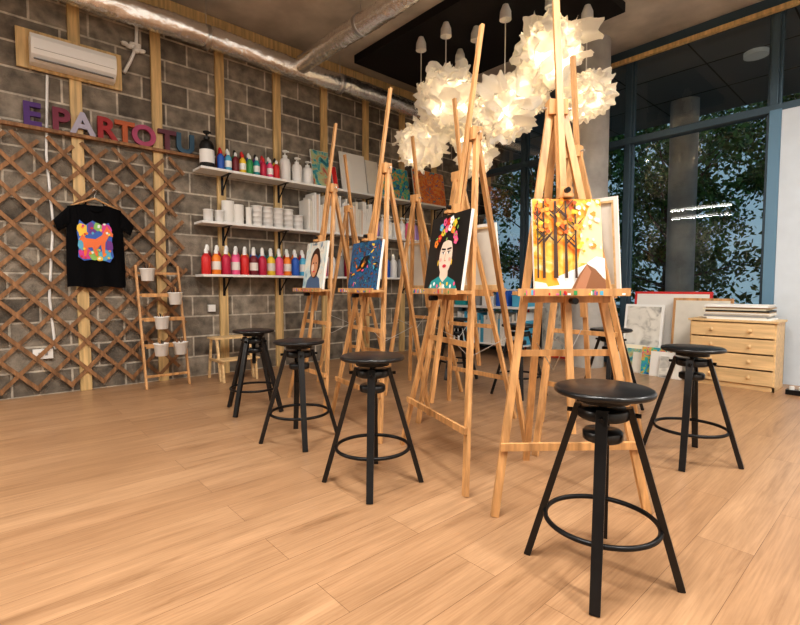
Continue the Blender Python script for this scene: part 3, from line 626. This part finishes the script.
# fluorescent fixtures mirrored in the glass, then added unseen ones for fill
TUBE=mat('tube_glow',(1,1,1),emit=(1,0.95,0.88),es=9)
def fixture(x,y,z,L,rz=0,pw=70):
    b=MB(); b.box((-L/2,-0.09,0.03),(L/2,0.09,0.07),M_WHITE)
    for yy in(-0.045,0.045): b.cyl((-L/2+0.03,yy,0.012),(L/2-0.03,yy,0.012),0.014,TUBE,n=12)
    for xx in(-L/2+0.01,L/2-0.01): b.box((xx-0.012,-0.07,-0.005),(xx+0.012,0.07,0.03),M_WHITE)
    for xx in(-L/3,L/3): b.cyl((xx,0,0.07),(xx,0,ZC-0.001-z),0.004,M_STEEL,n=6)
    b.obj('tube_or_fill_light',(x,y,z),rz)
    l=bpy.data.lights.new('tube_or_fill_area','AREA'); l.shape='RECTANGLE'; l.size=L; l.size_y=0.14; l.energy=pw; l.color=(1,0.97,0.92)
    lo=bpy.data.objects.new('tube_or_fill_area',l); bpy.context.scene.collection.objects.link(lo); lo.location=(x,y,z-0.03); lo.rotation_euler=(0,0,rz)
h_=math.pi/2
fixture(-2.3,4.2,3.2,1.5,h_,90)
fixture(-3.0,4.4,3.05,1.5,h_,60)
fixture(-1.2,1.4,3.5,1.5,h_,135)  # added fill, out of view on the left, built as a tube fixture
fixture(0.9,0.9,3.8,1.5,h_,120)  # added above the frame to brighten the back wall
fixture(1.6,-1.0,3.5,1.5,h_,110)  # added unseen fill to the right of the camera
fixture(4.2,-0.9,3.5,1.5,h_,110)  # more added fill, off frame near the window wall

# ------------------------------------------------------------------ outside
b=MB(); b.box((XB+0.1,-14,-0.2),(30,22,-0.1),mat('paving',(0.16,0.16,0.16),0.8,var=0.2,vscale=3)); b.obj('ground_outside')
b=MB(); b.box((XB+0.1,-8,3.92),(9.3,14,4.15),mat('soffit',(0.20,0.21,0.22),0.6))
for y in range(-8,14,1): b.box((XB+0.1,y,3.915),(9.3,y+0.015,3.92),BLK)
for x in(7.2,8.2): b.box((x,-8,3.915),(x+0.015,14,3.92),BLK)
b.obj('canopy_soffit')
b=MB(); b.cyl((7.3,1.5,3.86),(7.3,1.5,3.915),0.13,mat('soffit_lamp',(0.6,0.6,0.6),emit=(1,0.9,0.75),es=0.08),n=24); b.obj('canopy_light')
b=MB(); b.cyl((8.4,2.62,-0.1),(8.4,2.62,3.92),0.2,M_COL,n=32); b.cyl((8.4,7.5,-0.1),(8.4,7.5,3.92),0.2,M_COL,n=32); b.obj('outside_columns')
LEAF=[mat('leaf_%d'%i,c,0.7) for i,c in enumerate([(0.06,0.15,0.03),(0.10,0.22,0.05),(0.035,0.10,0.03)])]
BARK=mat('bark',(0.09,0.065,0.045),0.9,var=0.3)
def tree(x,y,h,cr,seed,n=8500):
    rr=random.Random(seed); b=MB(); b.cyl((0,0,-0.1),(0.1,0,h*0.6),0.14,BARK,r2=0.07,n=10)
    cl=[]
    for i in range(30):
        a=rr.uniform(0,6.28); q=cr*math.sqrt(rr.random())*0.9; zz=rr.uniform(0.14,1.0)*h; cl.append((q*math.cos(a),q*math.sin(a),zz,cr*rr.uniform(0.2,0.45)))
        b.cyl((0.05,0,min(zz*0.7,h*0.58)),(cl[-1][0],cl[-1][1],zz),0.03,BARK,r2=0.008,n=5)
    for i in range(n):
        c=rr.choice(cl); d=Vector((rr.gauss(0,1),rr.gauss(0,1),rr.gauss(0,1)*0.7)).normalized()*c[3]*rr.uniform(0.2,1.05)
        p=Vector(c[:3])+d; u=Vector((rr.uniform(-1,1),rr.uniform(-1,1),rr.uniform(-1,1))).normalized(); v=u.cross(Vector((rr.uniform(-1,1),rr.uniform(-1,1),rr.uniform(-1,1)))).normalized(); s=rr.uniform(0.05,0.10)
        b.add([p-u*s,p+v*s*0.5,p+u*s,p-v*s*0.5],[(0,1,2,3)],LEAF[rr.randrange(3)])
    b.obj('tree',(x,y,0))
for i,(x,y,h,cr) in enumerate([(12,4.0,6.5,2.2),(12.0,7.5,6.5,2.2),(13,11,7,2.4),(13.5,0.6,6.5,1.9),(17,5.5,8,2.6),(18,1.8,8.5,2.3),(13,15,7,2.5)]):
    tree(x,y,h,cr,i+50)
b=MB()
rr=random.Random(5)
for i in range(7000):
    p=Vector((rr.uniform(9.0,9.6),rr.uniform(-6,16),rr.uniform(-0.05,0.9+0.2*math.sin(i)))); u=Vector((rr.uniform(-1,1),rr.uniform(-1,1),rr.uniform(-1,1))).normalized(); v=u.cross(Vector((0.3,rr.uniform(-1,1),1))).normalized(); s=rr.uniform(0.05,0.10)
    b.add([p-u*s,p+v*s*0.5,p+u*s,p-v*s*0.5],[(0,1,2,3)],LEAF[rr.randrange(3)])
b.obj('hedge')

w=bpy.data.worlds.new('World'); bpy.context.scene.world=w; w.use_nodes=True; nt=w.node_tree; bg=nt.nodes['Background']
tc=nt.nodes.new('ShaderNodeTexCoord'); sp=nt.nodes.new('ShaderNodeSeparateXYZ'); rp=nt.nodes.new('ShaderNodeValToRGB')
nt.links.new(tc.outputs['Generated'],sp.inputs[0]); nt.links.new(sp.outputs['Z'],rp.inputs[0]); nt.links.new(rp.outputs[0],bg.inputs[0])
rp.color_ramp.elements[0].color=(0.24,0.34,0.40,1); rp.color_ramp.elements[1].color=(0.24,0.36,0.46,1); rp.color_ramp.elements[1].position=0.6
bg.inputs[1].default_value=1.3

# ------------------------------------------------------------------ camera
cam=bpy.data.cameras.new('camera'); cam.sensor_width=36; cam.lens=36*470/800; cam.clip_start=0.05
co=bpy.data.objects.new('camera',cam); bpy.context.scene.collection.objects.link(co)
co.location=(0,0,1.0); co.rotation_euler=(math.radians(90-3.1),0,math.radians(-42)); bpy.context.scene.camera=co
vs_=bpy.context.scene.view_settings
vs_.view_transform='Standard'
try: vs_.look='Medium High Contrast'
except Exception as e: print('look',e)
vs_.exposure=-0.36
